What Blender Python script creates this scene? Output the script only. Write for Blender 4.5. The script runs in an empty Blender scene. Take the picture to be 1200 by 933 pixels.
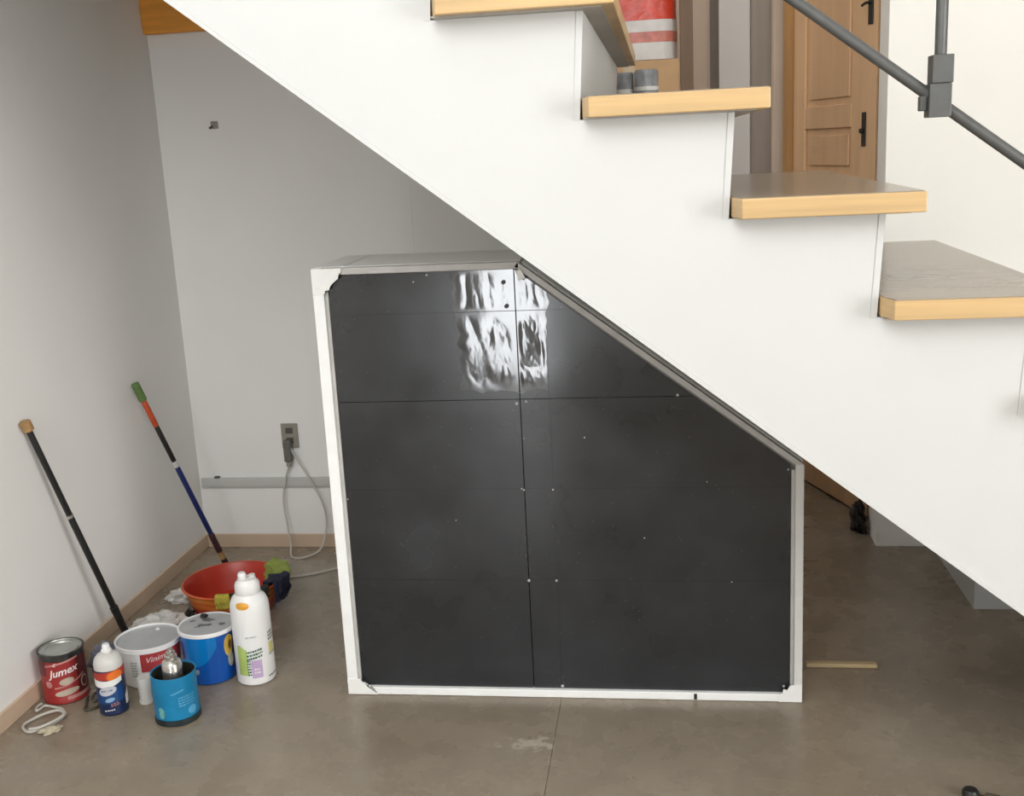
import bpy, bmesh, math, random
from mathutils import Vector, Matrix, noise
random.seed(7)
sc = bpy.context.scene
COL = sc.collection

# ------------------------------------------------------------------ camera
CAM_H = 1.45
F_PX, PITCH, ROLL, YAW = 1291.2, .22477, .05084, -.14185
def make_camera():
    cy, sy, cp, sp = math.cos(YAW), math.sin(YAW), math.cos(PITCH), math.sin(PITCH)
    cr, sr = math.cos(ROLL), math.sin(ROLL)
    right = Vector((cy, -sy, 0)); fwd0 = Vector((sy, cy, 0)); up0 = Vector((0, 0, 1))
    fwd = fwd0*cp - up0*sp
    down = -(up0*cp + fwd0*sp)
    r2 = right*cr + down*sr; d2 = down*cr - right*sr
    u2, b2 = -d2, -fwd
    cd = bpy.data.cameras.new('camera'); co = bpy.data.objects.new('camera', cd); COL.objects.link(co)
    cd.sensor_fit = 'HORIZONTAL'; cd.sensor_width = 36.0; cd.lens = 36.0*F_PX/1200
    cd.clip_start = .02
    co.matrix_world = Matrix(((r2.x, u2.x, b2.x, 0), (r2.y, u2.y, b2.y, 0), (r2.z, u2.z, b2.z, CAM_H), (0, 0, 0, 1)))
    sc.camera = co
make_camera()

# ------------------------------------------------------------------ world, light, exposure
wd = bpy.data.worlds.new('world'); sc.world = wd; wd.use_nodes = True
wd.node_tree.nodes['Background'].inputs[0].default_value = (.75, .85, 1, 1)
wd.node_tree.nodes['Background'].inputs[1].default_value = 1.0
def area(name, loc, rot, sx, sy, power, col):
    d = bpy.data.lights.new(name, 'AREA'); d.shape = 'RECTANGLE'; d.size = sx; d.size_y = sy
    d.energy = power; d.color = col
    o = bpy.data.objects.new(name, d); COL.objects.link(o); o.location = loc; o.rotation_euler = rot
    return o
REAR, WL, WR = -1.0, -1.765, 3.0                                   # wall behind the photographer
WIN = (-1.70, .60, 2.20, 4.60)                 # window opening x0 x1 z0 z1
GD = (-1.12, -.64, .04, 1.00)                 # glazed entrance leaf
area('daylight_window', ((WIN[0]+WIN[1])/2, REAR-.14, (WIN[2]+WIN[3])/2), (math.radians(90), 0, 0), WIN[1]-WIN[0]-.02, WIN[3]-WIN[2]-.02, 88, (1.0, .985, .96))
area('daylight_door', ((GD[0]+GD[1])/2, REAR-.14, (GD[2]+GD[3])/2), (math.radians(90), 0, 0), GD[1]-GD[0]-.02, GD[3]-GD[2]-.02, 11, (.97, .985, 1.0))
SW = (-.90, .50, .45, 2.35)                   # unseen side window added as fill for the left wall, y0 y1 z0 z1
area('fill_side', (WR+.13, (SW[0]+SW[1])/2, (SW[2]+SW[3])/2), (0, math.radians(90), 0), SW[3]-SW[2]-.02, SW[1]-SW[0]-.02, 89, (1.0, .975, .94))  # fill lamp, added to lift the left wall
PW = (4.25, 5.05, .95, 2.35)                  # unseen window added at the left end to brighten the passage, y0 y1 z0 z1
area('fill_passage', (WL-.13, (PW[0]+PW[1])/2, (PW[2]+PW[3])/2), (0, math.radians(-90), 0), PW[3]-PW[2]-.02, PW[1]-PW[0]-.02, 9, (1.0, .97, .93))  # fill lamp, added to lift door and far wall
vs = sc.view_settings
vs.view_transform = 'Standard'; vs.look = 'None'; vs.gamma = 1; vs.use_curve_mapping = False
vs.exposure = 0.20

# ------------------------------------------------------------------ materials
MATS = {}
def lin(c):
    return tuple((v/12.92 if v <= .04045 else ((v+.055)/1.055)**2.4) for v in c)
def rgb(r, g, b): return lin((r/255, g/255, b/255))
def mat(name, col, rough=.5, metal=0., var=.06, scale=12., bump=0., bscale=60., spec=.5, coat=0., stretch=(1, 1, 1), col2=None, alpha=None):
    if name in MATS: return MATS[name]
    m = bpy.data.materials.new(name); m.use_nodes = True; nt = m.node_tree; N = nt.nodes; L = nt.links
    b = N['Principled BSDF']
    b.inputs['Roughness'].default_value = rough; b.inputs['Metallic'].default_value = metal
    b.inputs['Specular IOR Level'].default_value = spec; b.inputs['Coat Weight'].default_value = coat
    tc = N.new('ShaderNodeTexCoord'); mp = N.new('ShaderNodeMapping'); mp.inputs['Scale'].default_value = stretch
    L.new(tc.outputs['Object'], mp.inputs[0])
    nz = N.new('ShaderNodeTexNoise'); nz.inputs['Scale'].default_value = scale; nz.inputs['Detail'].default_value = 5
    L.new(mp.outputs[0], nz.inputs['Vector'])
    mx = N.new('ShaderNodeMix'); mx.data_type = 'RGBA'
    a = tuple(max(0, v*(1-var)) for v in col); c2 = col2 if col2 else tuple(min(1, v*(1+var)) for v in col)
    mx.inputs[6].default_value = (*a, 1); mx.inputs[7].default_value = (*c2, 1)
    rp = N.new('ShaderNodeMapRange'); rp.inputs[1].default_value = .3; rp.inputs[2].default_value = .7
    L.new(nz.outputs['Fac'], rp.inputs[0]); L.new(rp.outputs[0], mx.inputs[0]); L.new(mx.outputs[2], b.inputs['Base Color'])
    if bump > 0:
        n2 = N.new('ShaderNodeTexNoise'); n2.inputs['Scale'].default_value = bscale; n2.inputs['Detail'].default_value = 4
        L.new(mp.outputs[0], n2.inputs['Vector'])
        bp = N.new('ShaderNodeBump'); bp.inputs['Strength'].default_value = bump; bp.inputs['Distance'].default_value = .01
        L.new(n2.outputs['Fac'], bp.inputs['Height']); L.new(bp.outputs[0], b.inputs['Normal'])
    MATS[name] = m
    return m

M_wall = mat('wall_paint', (.86, .85, .825), .75, var=.02, scale=2.5, bump=.06, bscale=25)
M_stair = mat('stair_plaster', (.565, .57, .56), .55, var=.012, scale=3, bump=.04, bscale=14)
M_cream = mat('cream_wall', (.90, .885, .83), .7, var=.015, scale=3)
M_base = mat('baseboard_tile', rgb(203, 180, 156), .4, var=.06, scale=6)
M_frame = mat('frame_white', (.86, .87, .86), .45, var=.03, scale=20)
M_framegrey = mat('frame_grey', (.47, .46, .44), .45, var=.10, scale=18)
M_patch = mat('plaster_patch', (.82, .82, .80), .8, var=.02, scale=60, bump=.08, bscale=120)
M_black = mat('back_black', (.01, .01, .011), .6)
M_metal = mat('rail_steel', (.10, .102, .10), .42, metal=.35, var=.12, scale=30, bump=.03, bscale=80)
M_wood = mat('tread_wood', (.53, .355, .165), .45, var=.13, scale=7, stretch=(.35, 1, 9), coat=.15)
M_beam = mat('beam_wood', (.78, .32, .04), .5, var=.14, scale=7, stretch=(.4, 1, 6))
M_door = mat('door_wood', (.74, .48, .27), .4, var=.08, scale=5, stretch=(3, 3, .3))
M_doordark = mat('door_edge_wood', (.44, .25, .10), .45, var=.15, scale=6, stretch=(3, 3, .3))
M_dark = mat('dark_metal', (.015, .014, .012), .4)
M_tan = mat('far_tan', (.66, .53, .41), .7, var=.04, scale=3)
M_taupe = mat('far_taupe', (.47, .39, .32), .6, var=.10, scale=4, stretch=(5, 1, .3))
M_greywhite = mat('far_greywhite', (.76, .73, .69), .6, var=.04, scale=3)
M_brown = mat('far_brown', (.13, .07, .03), .5, var=.2, scale=6, stretch=(4, 4, .4))
M_card = mat('cardboard', (.46, .29, .15), .8, var=.06, scale=10)
M_redsack = mat('sack_red', (.55, .045, .02), .3, var=.15, scale=14, bump=.5, bscale=20)
M_whitesack = mat('sack_white', (.58, .55, .52), .4, var=.08, scale=14, bump=.4, bscale=20)
M_pinksack = mat('sack_pink', (.50, .16, .12), .4, var=.25, scale=30, bump=.4, bscale=20)
M_greyfilm = mat('grey_film', (.22, .23, .24), .28, var=.35, scale=25, bump=.5, bscale=40)
M_white = mat('white_plastic', (.80, .80, .79), .35, var=.015, scale=8)
M_offwhite = mat('offwhite_plastic', (.62, .61, .58), .45, var=.03, scale=10)
M_lidgrey = mat('lid_top_grey', (.40, .41, .42), .42, var=.08, scale=18)
M_smudge = mat('grey_smudge', (.13, .135, .14), .6, var=.5, scale=60)
M_tin = mat('tin_lid', (.47, .48, .46), .33, metal=.8, var=.15, scale=25, bump=.1, bscale=40)
M_silver = mat('silver_can', (.60, .59, .56), .22, metal=.9, var=.2, scale=40, bump=.15, bscale=60)
M_red = mat('can_red', (.30, .022, .022), .35, var=.14, scale=22)
M_darkred = mat('can_dark_red', (.10, .008, .010), .4, var=.2, scale=22)
M_pink = mat('faded_pink', (.52, .24, .22), .5, var=.2, scale=50)
M_cream2 = mat('print_cream', (.50, .42, .33), .5, var=.15, scale=50)
M_label = mat('label_red', (.42, .045, .05), .45, var=.1, scale=30)
M_text = mat('print_white', (.80, .76, .74), .5, var=.03)
M_blue = mat('can_blue', (.006, .20, .40), .38, var=.14, scale=16)
M_bluelight = mat('print_light_blue', (.10, .38, .62), .45, var=.15, scale=40)
M_bbucket = mat('bucket_blue', (.003, .075, .36), .22, var=.12, scale=8)
M_bbucket2 = mat('bucket_light_blue', (.003, .17, .50), .22, var=.08, scale=8)
M_navy = mat('bottle_navy', (.008, .02, .07), .3, var=.2, scale=18)
M_midblue = mat('bottle_blue', (.012, .06, .20), .3, var=.2, scale=18)
M_orange = mat('bottle_orange', (.75, .17, .02), .4, var=.15, scale=22)
M_redor = mat('bottle_red', (.45, .045, .03), .4, var=.12, scale=22)
M_lilac = mat('print_lilac', (.50, .38, .58), .45, var=.06, scale=30)
M_green = mat('print_green', (.42, .55, .16), .45, var=.12, scale=20)
M_dgreen = mat('print_dark_green', (.03, .12, .07), .5)
M_yellow = mat('print_yellow', (.62, .42, .06), .45, var=.18, scale=40)
M_amber = mat('tab_orange', (.70, .33, .03), .4, var=.12, scale=40)
M_cork = mat('cork_tan', (.36, .21, .085), .8, var=.18, scale=40, bump=.3, bscale=90)
M_pblack = mat('pole_black', (.012, .012, .012), .35, var=.2, scale=30)
M_pblue = mat('pole_blue', (.012, .022, .12), .35, var=.25, scale=24)
M_ppurple = mat('pole_purple', (.05, .014, .022), .4, var=.2, scale=24)
M_pred = mat('pole_orange', (.52, .075, .02), .5, var=.18, scale=24)
M_pgreen = mat('pole_green', (.10, .18, .05), .6, var=.2, scale=24)
M_cord = mat('cord_white', (.52, .50, .45), .45, var=.05)
M_putty = mat('putty_beige', (.47, .41, .30), .8, var=.12, scale=40)
M_outlet = mat('outlet_grey', (.30, .28, .235), .4, var=.08, scale=30)
M_outlet2 = mat('outlet_dark', (.085, .078, .065), .4)
M_raceway = mat('raceway_grey', (.55, .545, .52), .5, var=.03)
M_rag1 = mat('cloth_lime', (.26, .32, .065), .85, var=.15, scale=40, bump=.4, bscale=80)
M_rag2 = mat('cloth_navy', (.010, .013, .035), .85, var=.25, scale=40, bump=.4, bscale=80)
M_rag3 = mat('cloth_black', (.025, .025, .018), .85, var=.25, scale=40)
M_film2 = mat('crumpled_bag', (.62, .61, .58), .3, var=.06, scale=20, bump=.5, bscale=50)
M_greyrag = mat('crumpled_blue_grey', (.18, .19, .25), .5, var=.2, scale=20, bump=.5, bscale=50)
M_olive = mat('olive_wire', (.055, .048, .03), .5, var=.3, scale=40)
M_stick = mat('stick_wood', (.47, .36, .20), .6, var=.15, scale=10, stretch=(.3, 4, 4))
M_ceiling = mat('ceiling_white', (.86, .86, .84), .8, var=.01)
M_winframe = mat('window_frame_grey', (.35, .35, .35), .4)

def basin_material():
    m = bpy.data.materials.new('basin_orange'); m.use_nodes = True; N = m.node_tree.nodes; L = m.node_tree.links
    b = N['Principled BSDF']; b.inputs['Roughness'].default_value = .33
    tc = N.new('ShaderNodeTexCoord'); sp = N.new('ShaderNodeSeparateXYZ'); L.new(tc.outputs['Object'], sp.inputs[0])
    nz = N.new('ShaderNodeTexNoise'); nz.inputs['Scale'].default_value = 7; L.new(tc.outputs['Object'], nz.inputs['Vector'])
    ad = N.new('ShaderNodeMath'); ad.operation = 'MULTIPLY_ADD'; ad.inputs[1].default_value = .035; L.new(nz.outputs['Fac'], ad.inputs[0]); L.new(sp.outputs['Z'], ad.inputs[2])
    mr = N.new('ShaderNodeMapRange'); mr.inputs[1].default_value = .0; mr.inputs[2].default_value = .13; L.new(ad.outputs[0], mr.inputs[0])
    cr = N.new('ShaderNodeValToRGB'); L.new(mr.outputs[0], cr.inputs[0])
    e = cr.color_ramp.elements
    e[0].position = 0; e[0].color = (.22, .07, .02, 1); e[1].position = 1; e[1].color = (.58, .075, .02, 1)
    for p, c in ((.30, (.36, .035, .015, 1)), (.46, (.40, .04, .015, 1)), (.56, (.62, .17, .02, 1)), (.66, (.56, .09, .02, 1)), (.74, (.66, .23, .02, 1)), (.88, (.58, .10, .02, 1))):
        k = e.new(p); k.color = c
    L.new(cr.outputs[0], b.inputs['Base Color'])
    return m
M_basin = basin_material()
M_basin_in = mat('basin_red_inside', (.42, .03, .014), .35, var=.12, scale=9)

def floor_material():
    m = bpy.data.materials.new('polished_concrete'); m.use_nodes = True; N = m.node_tree.nodes; L = m.node_tree.links
    b = N['Principled BSDF']; b.inputs['Specular IOR Level'].default_value = .5
    g = N.new('ShaderNodeNewGeometry')
    def nz(s, d=5):
        n = N.new('ShaderNodeTexNoise'); n.inputs['Scale'].default_value = s; n.inputs['Detail'].default_value = d
        L.new(g.outputs['Position'], n.inputs['Vector']); return n
    n1, n2, n3 = nz(1.7), nz(9, 7), nz(45, 3)
    cr = N.new('ShaderNodeValToRGB'); e = cr.color_ramp.elements
    e[0].position = .3; e[0].color = (.225, .18, .13, 1); e[1].position = .72; e[1].color = (.325, .275, .21, 1)
    L.new(n1.outputs['Fac'], cr.inputs[0])
    mx = N.new('ShaderNodeMix'); mx.data_type = 'RGBA'; mx.blend_type = 'MULTIPLY'
    r2 = N.new('ShaderNodeValToRGB'); r2.color_ramp.elements[0].position = .3; r2.color_ramp.elements[0].color = (.91, .905, .90, 1)
    r2.color_ramp.elements[1].position = .65; r2.color_ramp.elements[1].color = (1.06, 1.06, 1.06, 1)
    L.new(n2.outputs['Fac'], r2.inputs[0]); mx.inputs[0].default_value = 1
    L.new(cr.outputs[0], mx.inputs[6]); L.new(r2.outputs[0], mx.inputs[7])
    # worn pale scrape beside the joint, in front of the cabinet
    vm = N.new('ShaderNodeVectorMath'); vm.operation = 'SUBTRACT'; vm.inputs[1].default_value = (-.345, 2.455, 0); L.new(g.outputs['Position'], vm.inputs[0])
    vs_ = N.new('ShaderNodeVectorMath'); vs_.operation = 'MULTIPLY'; vs_.inputs[1].default_value = (1/.10, 1/.038, 0); L.new(vm.outputs[0], vs_.inputs[0])
    ln = N.new('ShaderNodeVectorMath'); ln.operation = 'LENGTH'; L.new(vs_.outputs[0], ln.inputs[0])
    n4 = nz(38, 4)
    ma = N.new('ShaderNodeMath'); ma.operation = 'MULTIPLY_ADD'; ma.inputs[1].default_value = 3.2; L.new(n4.outputs['Fac'], ma.inputs[0]); L.new(ln.outputs['Value'], ma.inputs[2])
    st = N.new('ShaderNodeMapRange'); st.inputs[1].default_value = 2.25; st.inputs[2].default_value = 1.95; L.new(ma.outputs[0], st.inputs[0])
    sf = N.new('ShaderNodeMath'); sf.operation = 'MULTIPLY'; sf.inputs[1].default_value = .8; L.new(st.outputs[0], sf.inputs[0])
    m2 = N.new('ShaderNodeMix'); m2.data_type = 'RGBA'; L.new(sf.outputs[0], m2.inputs[0]); L.new(mx.outputs[2], m2.inputs[6]); m2.inputs[7].default_value = (.47, .42, .35, 1)
    L.new(m2.outputs[2], b.inputs['Base Color'])
    rr = N.new('ShaderNodeMapRange'); rr.inputs[1].default_value = .3; rr.inputs[2].default_value = .7; rr.inputs[3].default_value = .20; rr.inputs[4].default_value = .34
    L.new(n2.outputs['Fac'], rr.inputs[0]); L.new(rr.outputs[0], b.inputs['Roughness'])
    bp = N.new('ShaderNodeBump'); bp.inputs['Strength'].default_value = .05; bp.inputs['Distance'].default_value = .01
    L.new(n3.outputs['Fac'], bp.inputs['Height']); L.new(bp.outputs[0], b.inputs['Normal'])
    return m
M_floor = floor_material()

def panel_material(name, wrinkle):
    m = bpy.data.materials.new(name); m.use_nodes = True; N = m.node_tree.nodes; L = m.node_tree.links
    b = N['Principled BSDF']
    if wrinkle: b.inputs['Coat Weight'].default_value = .5; b.inputs['Coat Roughness'].default_value = .08
    g = N.new('ShaderNodeNewGeometry')
    mp = N.new('ShaderNodeMapping'); mp.inputs['Scale'].default_value = (1, 1, .35); L.new(g.outputs['Position'], mp.inputs[0])
    n1 = N.new('ShaderNodeTexNoise'); n1.inputs['Scale'].default_value = 5; n1.inputs['Detail'].default_value = 6; L.new(g.outputs['Position'], n1.inputs['Vector'])
    cr = N.new('ShaderNodeValToRGB'); e = cr.color_ramp.elements
    e[0].position = .3; e[0].color = (.0150, .0165, .0190, 1); e[1].position = .72; e[1].color = (.0250, .0275, .0315, 1)
    L.new(n1.outputs['Fac'], cr.inputs[0])
    # fine pale dust specks
    v = N.new('ShaderNodeTexVoronoi'); v.inputs['Scale'].default_value = 34; L.new(g.outputs['Position'], v.inputs['Vector'])
    dm = N.new('ShaderNodeMapRange'); dm.inputs[1].default_value = .06; dm.inputs[2].default_value = .03; L.new(v.outputs['Distance'], dm.inputs[0])
    ds = N.new('ShaderNodeMath'); ds.operation = 'MULTIPLY'; ds.inputs[1].default_value = .35; L.new(dm.outputs[0], ds.inputs[0])
    mx = N.new('ShaderNodeMix'); mx.data_type = 'RGBA'; L.new(ds.outputs[0], mx.inputs[0]); L.new(cr.outputs[0], mx.inputs[6]); mx.inputs[7].default_value = (.20, .20, .20, 1)
    L.new(mx.outputs[2], b.inputs['Base Color'])
    rr = N.new('ShaderNodeMapRange'); rr.inputs[1].default_value = .35; rr.inputs[2].default_value = .7
    rr.inputs[3].default_value = .10 if wrinkle else .16; rr.inputs[4].default_value = .18 if wrinkle else .28
    b.inputs['Specular IOR Level'].default_value = 1.0 if wrinkle else .65
    L.new(n1.outputs['Fac'], rr.inputs[0]); L.new(rr.outputs[0], b.inputs['Roughness'])
    n2 = N.new('ShaderNodeTexNoise'); n2.inputs['Scale'].default_value = 10 if wrinkle else 6; n2.inputs['Detail'].default_value = 5 if wrinkle else 2
    L.new(mp.outputs[0], n2.inputs['Vector'])
    bp = N.new('ShaderNodeBump'); bp.inputs['Strength'].default_value = .06 if wrinkle else .05; bp.inputs['Distance'].default_value = .012
    L.new(n2.outputs['Fac'], bp.inputs['Height']); L.new(bp.outputs[0], b.inputs['Normal'])
    return m
M_panel = panel_material('black_laminate', False)
M_film = panel_material('black_film', True)

# ------------------------------------------------------------------ mesh helpers
def obj(name, bm, m, parent=None, smooth=False, loc=None):
    me = bpy.data.meshes.new(name); bmesh.ops.recalc_face_normals(bm, faces=bm.faces); bm.to_mesh(me); bm.free()
    me.materials.append(m)
    if smooth:
        for p in me.polygons: p.use_smooth = True
        try: me.set_sharp_from_angle(angle=math.radians(38))
        except Exception: pass
    o = bpy.data.objects.new(name, me); COL.objects.link(o)
    if parent is not None: o.parent = parent
    if loc is not None: o.location = loc
    return o
def tag(o, label=None, cat=None, group=None, kind=None):
    if label: o['label'] = label
    if cat: o['category'] = cat
    if group: o['group'] = group
    if kind: o['kind'] = kind
    return o
def thing(name, label, cat, loc=(0, 0, 0), rz=0, group=None):
    o = bpy.data.objects.new(name, None); COL.objects.link(o); o.location = loc; o.rotation_euler.z = rz
    o.empty_display_size = .05
    return tag(o, label, cat, group)
def struct(name, bm, m, label, cat, smooth=False):
    return tag(obj(name, bm, m, smooth=smooth), label, cat, kind='structure')
def box(x0, x1, y0, y1, z0, z1, bm=None, bev=0):
    b = bmesh.new()
    vs_ = [b.verts.new((x, y, z)) for x in (x0, x1) for y in (y0, y1) for z in (z0, z1)]
    for f in ((0, 1, 3, 2), (4, 6, 7, 5), (0, 4, 5, 1), (2, 3, 7, 6), (0, 2, 6, 4), (1, 5, 7, 3)): b.faces.new([vs_[i] for i in f])
    bmesh.ops.recalc_face_normals(b, faces=b.faces)
    if bev: bmesh.ops.bevel(b, geom=list(b.edges), offset=bev, segments=2, profile=.5, affect='EDGES')
    if bm is None: return b
    me = bpy.data.meshes.new('tmp'); b.to_mesh(me); b.free(); bm.from_mesh(me); bpy.data.meshes.remove(me)
    return bm
def prism_xz(pts, y0, y1, bm=None, bev=0):
    """polygon in x,z extruded along y"""
    bm = bm or bmesh.new()
    a = [bm.verts.new((x, y0, z)) for x, z in pts]; c = [bm.verts.new((x, y1, z)) for x, z in pts]
    n = len(pts)
    f1 = bm.faces.new(a); f2 = bm.faces.new(c[::-1])
    for i in range(n): bm.faces.new((a[i], c[i], c[(i+1) % n], a[(i+1) % n]))
    if n > 4: bmesh.ops.triangulate(bm, faces=[f1, f2])
    if bev: bmesh.ops.bevel(bm, geom=list(bm.edges), offset=bev, segments=1, affect='EDGES')
    return bm
def lathe(prof, n=48, bm=None, cx=0, cy=0):
    bm = bm or bmesh.new(); rings = []
    for r, z in prof:
        if r < 1e-6: rings.append([bm.verts.new((cx, cy, z))])
        else: rings.append([bm.verts.new((cx+r*math.cos(2*math.pi*i/n), cy+r*math.sin(2*math.pi*i/n), z)) for i in range(n)])
    for A, B in zip(rings, rings[1:]):
        for i in range(n):
            j = (i+1) % n
            if len(A) == 1 and len(B) == 1: continue
            if len(A) == 1: bm.faces.new((A[0], B[j], B[i]))
            elif len(B) == 1: bm.faces.new((A[i], A[j], B[0]))
            else: bm.faces.new((A[i], A[j], B[j], B[i]))
    return bm
def catmull(pts, k=8):
    P = [Vector(p) for p in pts]; P = [2*P[0]-P[1]] + P + [2*P[-1]-P[-2]]; out = []
    for i in range(1, len(P)-2):
        for s in range(k):
            t = s/k; a, b, c, d = P[i-1:i+3]
            out.append(.5*((2*b)+(c-a)*t+(2*a-5*b+4*c-d)*t*t+(3*b-a-3*c+d)*t**3))
    out.append(P[-2]); return out
def tube(pts, r, n=8, bm=None, curve=True, k=8):
    bm = bm or bmesh.new()
    P = catmull(pts, k) if curve else [Vector(p) for p in pts]
    rs = r if isinstance(r, (list, tuple)) else [r]*len(P)
    rings = []; up = None
    for i, p in enumerate(P):
        t = (P[min(i+1, len(P)-1)]-P[max(i-1, 0)]).normalized()
        if up is None: up = Vector((0, 0, 1)) if abs(t.z) < .9 else Vector((1, 0, 0))
        s = t.cross(up).normalized(); up = s.cross(t).normalized()
        rings.append([bm.verts.new(p+rs[i]*(s*math.cos(2*math.pi*j/n)+up*math.sin(2*math.pi*j/n))) for j in range(n)])
    for A, B in zip(rings, rings[1:]):
        for i in range(n): bm.faces.new((A[i], A[(i+1) % n], B[(i+1) % n], B[i]))
    bm.faces.new(rings[0][::-1]); bm.faces.new(rings[-1])
    return bm
def wrap(rf, thc, s0, s1, top, bot, ns=16, nz_=6, off=.0006):
    """a printed patch on a round wall: rf(z) is the wall radius, s arc length from the centre angle"""
    bm = bmesh.new(); G = []
    tf = top if callable(top) else (lambda s: top); bf = bot if callable(bot) else (lambda s: bot)
    for i in range(ns+1):
        s = s0+(s1-s0)*i/ns; col = []
        for j in range(nz_+1):
            z = bf(s)+(tf(s)-bf(s))*j/nz_; R = rf(z); th = thc+s/R
            col.append(bm.verts.new(((R+off)*math.cos(th), (R+off)*math.sin(th), z)))
        G.append(col)
    for i in range(ns):
        for j in range(nz_): bm.faces.new((G[i][j], G[i+1][j], G[i+1][j+1], G[i][j+1]))
    return bm
def ellipse_patch(rf, thc, sc_, zc, a, b, tilt=0., off=.0008):
    return wrap(rf, thc, sc_-a, sc_+a, lambda s: zc+tilt*(s-sc_)+b*math.sqrt(max(0, 1-((s-sc_)/a)**2))+1e-5, lambda s: zc+tilt*(s-sc_)-b*math.sqrt(max(0, 1-((s-sc_)/a)**2))-1e-5, 20, 2, off)
def wrap_text(name, s, size, rf, thc, sc_, zc, m, parent, tilt=0., shear=.25, off=.0012, bold=.0):
    cu = bpy.data.curves.new('txt', 'FONT'); cu.body = s; cu.size = size; cu.align_x = 'CENTER'; cu.align_y = 'CENTER'; cu.shear = shear
    cu.offset = bold; cu.resolution_u = 3
    t = bpy.data.objects.new('txt', cu); COL.objects.link(t)
    me = bpy.data.meshes.new_from_object(t); bpy.data.objects.remove(t); bpy.data.curves.remove(cu)
    bm = bmesh.new(); bm.from_mesh(me); bpy.data.meshes.remove(me)
    bmesh.ops.triangulate(bm, faces=bm.faces)
    bmesh.ops.subdivide_edges(bm, edges=[e for e in bm.edges if e.calc_length() > .006], cuts=2)
    for v in bm.verts:
        x, y = v.co.x, v.co.y; z = zc+y+tilt*x; R = rf(z); th = thc+(sc_+x)/R
        v.co = ((R+off)*math.cos(th), (R+off)*math.sin(th), z)
    return obj(name, bm, m, parent)
def bars(rf, thc, sc_, zc, w, h, rows, m, parent, name='small_print', tilt=0., seed=1):
    """rows of tiny print too small to read: broken strokes"""
    rnd = random.Random(seed); bm = bmesh.new()
    for r in range(rows):
        z = zc+h/2-h*(r+.5)/rows; s = -w/2
        while s < w/2:
            l = rnd.uniform(.002, .006)
            p = wrap(rf, thc, sc_+s, sc_+min(s+l, w/2), z+tilt*s+h/rows*.28, z+tilt*s-h/rows*.28, 2, 1, .0014)
            me = bpy.data.meshes.new('t'); p.to_mesh(me); p.free(); bm.from_mesh(me); bpy.data.meshes.remove(me)
            s += l+rnd.uniform(.001, .0025)
    return obj(name, bm, m, parent)
def crumple(name, c, sx, sy, sz, seed, m, label=None, cat=None, parent=None, amp=.35, freq=2.2, rz=0):
    bm = bmesh.new(); bmesh.ops.create_icosphere(bm, subdivisions=4, radius=1)
    for v in bm.verts:
        n = noise.noise(v.co*freq+Vector((seed*7.3, seed, 2)))+.5*abs(noise.noise(v.co*freq*2.3+Vector((seed, 3, seed))))
        p = v.co*(1+amp*n*1.6)
        v.co = Vector((p.x*sx, p.y*sy, max(0, p.z*.75+.35)*sz))
    bmesh.ops.rotate(bm, verts=bm.verts, cent=(0, 0, 0), matrix=Matrix.Rotation(rz, 3, 'Z'))
    o = obj(name, bm, m, parent, smooth=True, loc=c)
    return tag(o, label, cat)

# ================================================================== THE SETTING
WL, WB, WR = -1.765, 3.83, 3.0       # left wall x, back wall y, right wall x
FAR = 5.2; CEIL = 5.0
OPEN0, OPEN1, MID = -.26, .732, -.868           # opening in the back wall
fl = struct('floor', box(WL-.15, WR+.15, REAR-.15, FAR+.1, -.06, -.004), mat('joint_fill', (.12, .10, .075), .8), 'polished taupe concrete floor with one straight joint', 'floor')
tag(obj('slab', box(WL-.15, -.2915, REAR-.15, FAR+.1, -.004, 0), M_floor, fl))
tag(obj('slab', box(-.2903, WR+.15, REAR-.15, FAR+.1, -.004, 0), M_floor, fl))
lw = bmesh.new()
for a in ((REAR-.15, PW[0], 0, CEIL), (PW[1], FAR+.1, 0, CEIL), (PW[0], PW[1], 0, PW[2]), (PW[0], PW[1], PW[3], CEIL)): box(WL-.15, WL, a[0], a[1], a[2], a[3], lw)
struct('wall_left', lw, M_wall, 'white painted wall on the left with leaning poles', 'wall')
struct('wall_back_middle', box(MID, OPEN0, WB+.0015, WB+.15, 0, CEIL), M_wall, 'slightly recessed white wall behind the cabinet top', 'wall')
struct('wall_back', box(WL, MID, WB, WB+.15, 0, CEIL), M_wall, 'white back wall with outlet and raceway under the stairs', 'wall')
struct('wall_back_right', box(OPEN1, WR, WB, WB+.15, 0, CEIL), M_cream, 'cream white wall behind the stair railing, right of the door', 'wall')
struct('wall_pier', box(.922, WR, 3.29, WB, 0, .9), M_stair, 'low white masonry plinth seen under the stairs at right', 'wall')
struct('wall_far', box(WL, WR, FAR, FAR+.1, 0, CEIL), M_tan, 'tan far wall of the passage behind the stairs', 'wall')
rw = bmesh.new()
for a in ((REAR-.15, SW[0], 0, CEIL), (SW[1], FAR+.1, 0, CEIL), (SW[0], SW[1], 0, SW[2]), (SW[0], SW[1], SW[3], CEIL)): box(WR, WR+.15, a[0], a[1], a[2], a[3], rw)
struct('wall_right', rw, M_wall, 'white side wall right of the stairs', 'wall')
struct('ceiling', box(WL-.15, WR+.15, REAR-.15, FAR+.1, CEIL, CEIL+.1), M_ceiling, 'white ceiling above the stairs', 'ceiling')
rw = bmesh.new()
for a in ((WL, GD[0], 0, WIN[2]), (GD[0], GD[1], GD[3], WIN[2]), (GD[0], GD[1], 0, GD[2]), (GD[1], WR, 0, WIN[2]), (WL, WIN[0], WIN[2], WIN[3]), (WIN[1], WR, WIN[2], WIN[3]), (WL, WR, WIN[3], CEIL)):
    box(a[0], a[1], REAR-.12, REAR, a[2], a[3], rw)
struct('wall_rear', rw, M_wall, 'white wall with window and glazed door behind the photographer', 'wall')
w1 = bmesh.new()
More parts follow.
